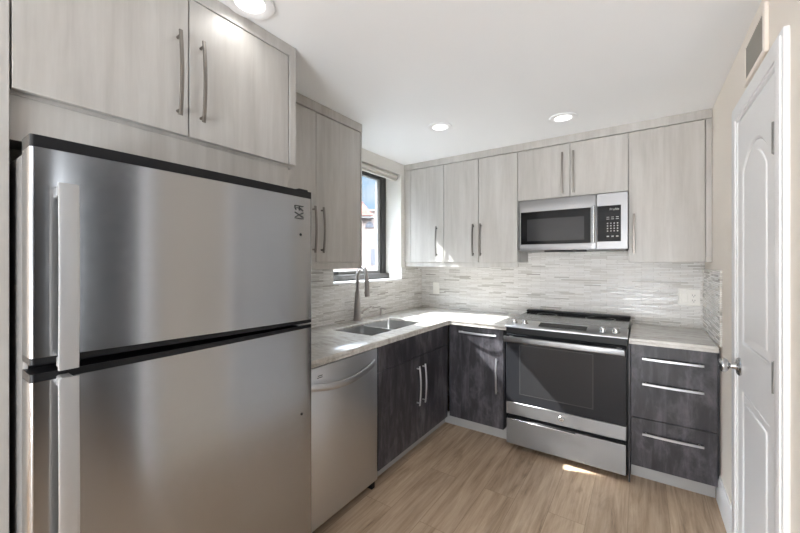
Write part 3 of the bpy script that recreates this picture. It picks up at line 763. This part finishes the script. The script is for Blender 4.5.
MB().box(-.2625, -.118, MF - .0012, MF + .001, 1.498, 1.75).build('keypad', 'blackglass', cp, 'black glass keypad')
kp = cp
text_mesh('lettering', 'Profile', .022, (-.157, MF - .0016, 1.722), FACE_Y, 'print', kp)
def keys(rows):
    for z, xs, w, h in rows:
        for x in xs:
            MB().box(x - w, x + w, MF - .0018, MF - .0012, z - h, z + h).build('key', 'print', kp)
keys([(1.668, (-.196, -.168, -.14), .008, .002), (1.655, (-.196, -.168, -.14), .009, .002),
      (1.625, (-.198, -.178, -.158, -.138), .004, .004), (1.607, (-.198, -.178, -.158, -.138), .004, .004),
      (1.589, (-.198, -.178, -.158, -.138), .004, .004), (1.571, (-.198, -.178, -.158, -.138), .004, .004), (1.534, (-.196, -.168, -.14), .007, .004)])
MB().box(MX0 + .01, MX1 - .01, MF + .012, MF + .33, MZ0 - .007, MZ0 + .0055, .002).build('underside', 'fridgeside', mw)
MB().box(-.62, -.33, MF + .004, MF + .05, MZ0 - .012, MZ0 + .0015, .002).build('vent_lip', 'black', mw)

# ------------------------------------------------------------------ switch plate, outlets
ot = thing('outlet', (.278, YB - .01, 1.10), 'ivory double wall plate with a rocker switch and socket on the right of the backsplash', 'outlet')
MB().box(.217, .339, YB - .020, YB - .0102, 1.044, 1.16, .002, 1).build('plate', 'plate', ot)
MB().box(.235, .270, YB - .0225, YB - .0202, 1.066, 1.136, .001).build('rocker_switch', 'plate', ot)
sk2 = MB().box(.286, .321, YB - .022, YB - .0202, 1.066, 1.136, .001).build('socket', 'plate', ot)
sm = MB()
for z in (1.083, 1.119):
    for x in (.297, .310): sm.box(x - .0015, x + .0015, YB - .0224, YB - .0218, z - .005, z + .005)
    sm.tube([(.3035, YB - .0224, z - .011), (.3035, YB - .0218, z - .011)], .003, 10)
sm.build('slots', 'mark', sk2, 'dark slots')
o2 = thing('light_switch', (-1.755, YB - .01, 1.09), 'single ivory switch plate on the backsplash near the corner', 'light switch')
MB().box(-1.792, -1.72, YB - .020, YB - .0102, 1.028, 1.146, .003, 2).build('plate', 'plate', o2)
MB().box(-1.773, -1.739, YB - .0225, YB - .0202, 1.052, 1.122, .001).build('rocker', 'plate', o2)

# ------------------------------------------------------------------ roller blind
rb = thing('roller_blind', (-2.0, 2.41, 2.18), 'rolled-up pale roller blind under the head of the window', 'blind')
MB().tube([(-1.975, WY0 + .006, 2.178), (-1.975, WY1 - .05, 2.178)], .024, 20).build('roll', 'fabric', rb)
MB().lathe([(0, 0), (.026, 0), (.026, .008), (0, .008)], (-1.975, WY1 - .049, 2.178), 'y', 20).build('end_cap', 'sash', rb, 'grey end cap')
MB().box(-1.99, -1.96, WY0 + .006, WY1 - .05, 2.140, 2.152, .004).box(-1.9755, -1.9745, WY0 + .006, WY1 - .05, 2.150, 2.16).build('bottom_bar', 'fabric', rb)

# ------------------------------------------------------------------ the house across the way
F_ = Vector((-math.sin(math.radians(34.25)), math.cos(math.radians(34.25)), 0)); Rr = Vector((F_.y, -F_.x, 0))
bd = thing('house', (F_ * 40 + Rr * (-5) + Vector((0, 0, -6))), 'pink stucco house with terracotta roof seen through the window', 'house')
def hbox(mb, u0, u1, d0, d1, z0, z1):
    """box in the house's own axes: u along its front, d away from the kitchen"""
    b = bmesh.new()
    v = [b.verts.new(F_ * d + Rr * u + Vector((0, 0, z))) for u in (u0, u1) for d in (d0, d1) for z in (z0, z1)]
    for f in ((0, 1, 3, 2), (4, 6, 7, 5), (0, 4, 5, 1), (2, 3, 7, 6), (0, 2, 6, 4), (1, 5, 7, 3)): b.faces.new([v[i] for i in f])
    bmesh.ops.recalc_face_normals(b, faces=b.faces); mb._merge(b); return mb
hbox(MB(), -9.0, -2.30, 40, 48, -6, 7.15).build('wall', 'stucco_white', bd, 'tall rear block')
hbox(MB(), -9.2, -2.2, 39.8, 48.2, 7.15, 7.35).build('parapet', 'sash', bd)
hbox(MB(), -9.0, -2.38, 37, 39.7, -6, 6.0).build('wall', 'stucco', bd, 'pink front block')
def hquad(mb, quads):
    b = bmesh.new()
    for q in quads: b.faces.new([b.verts.new(F_ * d + Rr * u + Vector((0, 0, z))) for u, d, z in q])
    bmesh.ops.remove_doubles(b, verts=b.verts, dist=.001); bmesh.ops.recalc_face_normals(b, faces=b.faces); mb._merge(b); return mb
# hipped tile roof over the front block, sloping down to the right
A, B_, C_, D_ = (-9.2, 36.4, 6.2), (-2.75, 36.4, 6.2), (-2.75, 39.6, 6.2), (-9.2, 39.6, 6.2)
R1, R2 = (-9.2, 38.2, 8.6), (-4.6, 38.2, 8.6)
hquad(MB(), [[A, B_, R2, R1], [B_, C_, R2], [C_, D_, R1, R2], [D_, A, R1], [A, D_, C_, B_]]).build('roof', 'tiles', bd)
hbox(MB(), -9.2, -2.75, 36.5, 39.6, 5.98, 6.18).build('eave', 'stucco_white', bd)
wa = MB()
pts = [(-3.15 + .42 * math.cos(math.pi * k / 14), 5.75 - .75 + .62 * math.sin(math.pi * k / 14)) for k in range(15)]
b = bmesh.new(); fa_ = []
r0 = [b.verts.new(F_ * 36.9 + Rr * p[0] + Vector((0, 0, p[1]))) for p in pts]; r1 = [b.verts.new(F_ * 37.05 + Rr * p[0] + Vector((0, 0, p[1]))) for p in pts]
b.faces.new(r0); b.faces.new(r1)
for i in range(15): b.faces.new((r0[i], r0[(i + 1) % 15], r1[(i + 1) % 15], r1[i]))
bmesh.ops.recalc_face_normals(b, faces=b.faces); wa._merge(b)
wa.build('arched_window', 'dark_pane', bd, 'half-round window')
hbox(MB(), -3.05, -2.55, 36.92, 37.05, 1.1, 2.8).build('window', 'dark_pane', bd)
hbox(MB(), -9.0, -2.3, 36.8, 37.0, .1, .45).build('ledge', 'stucco_white', bd)
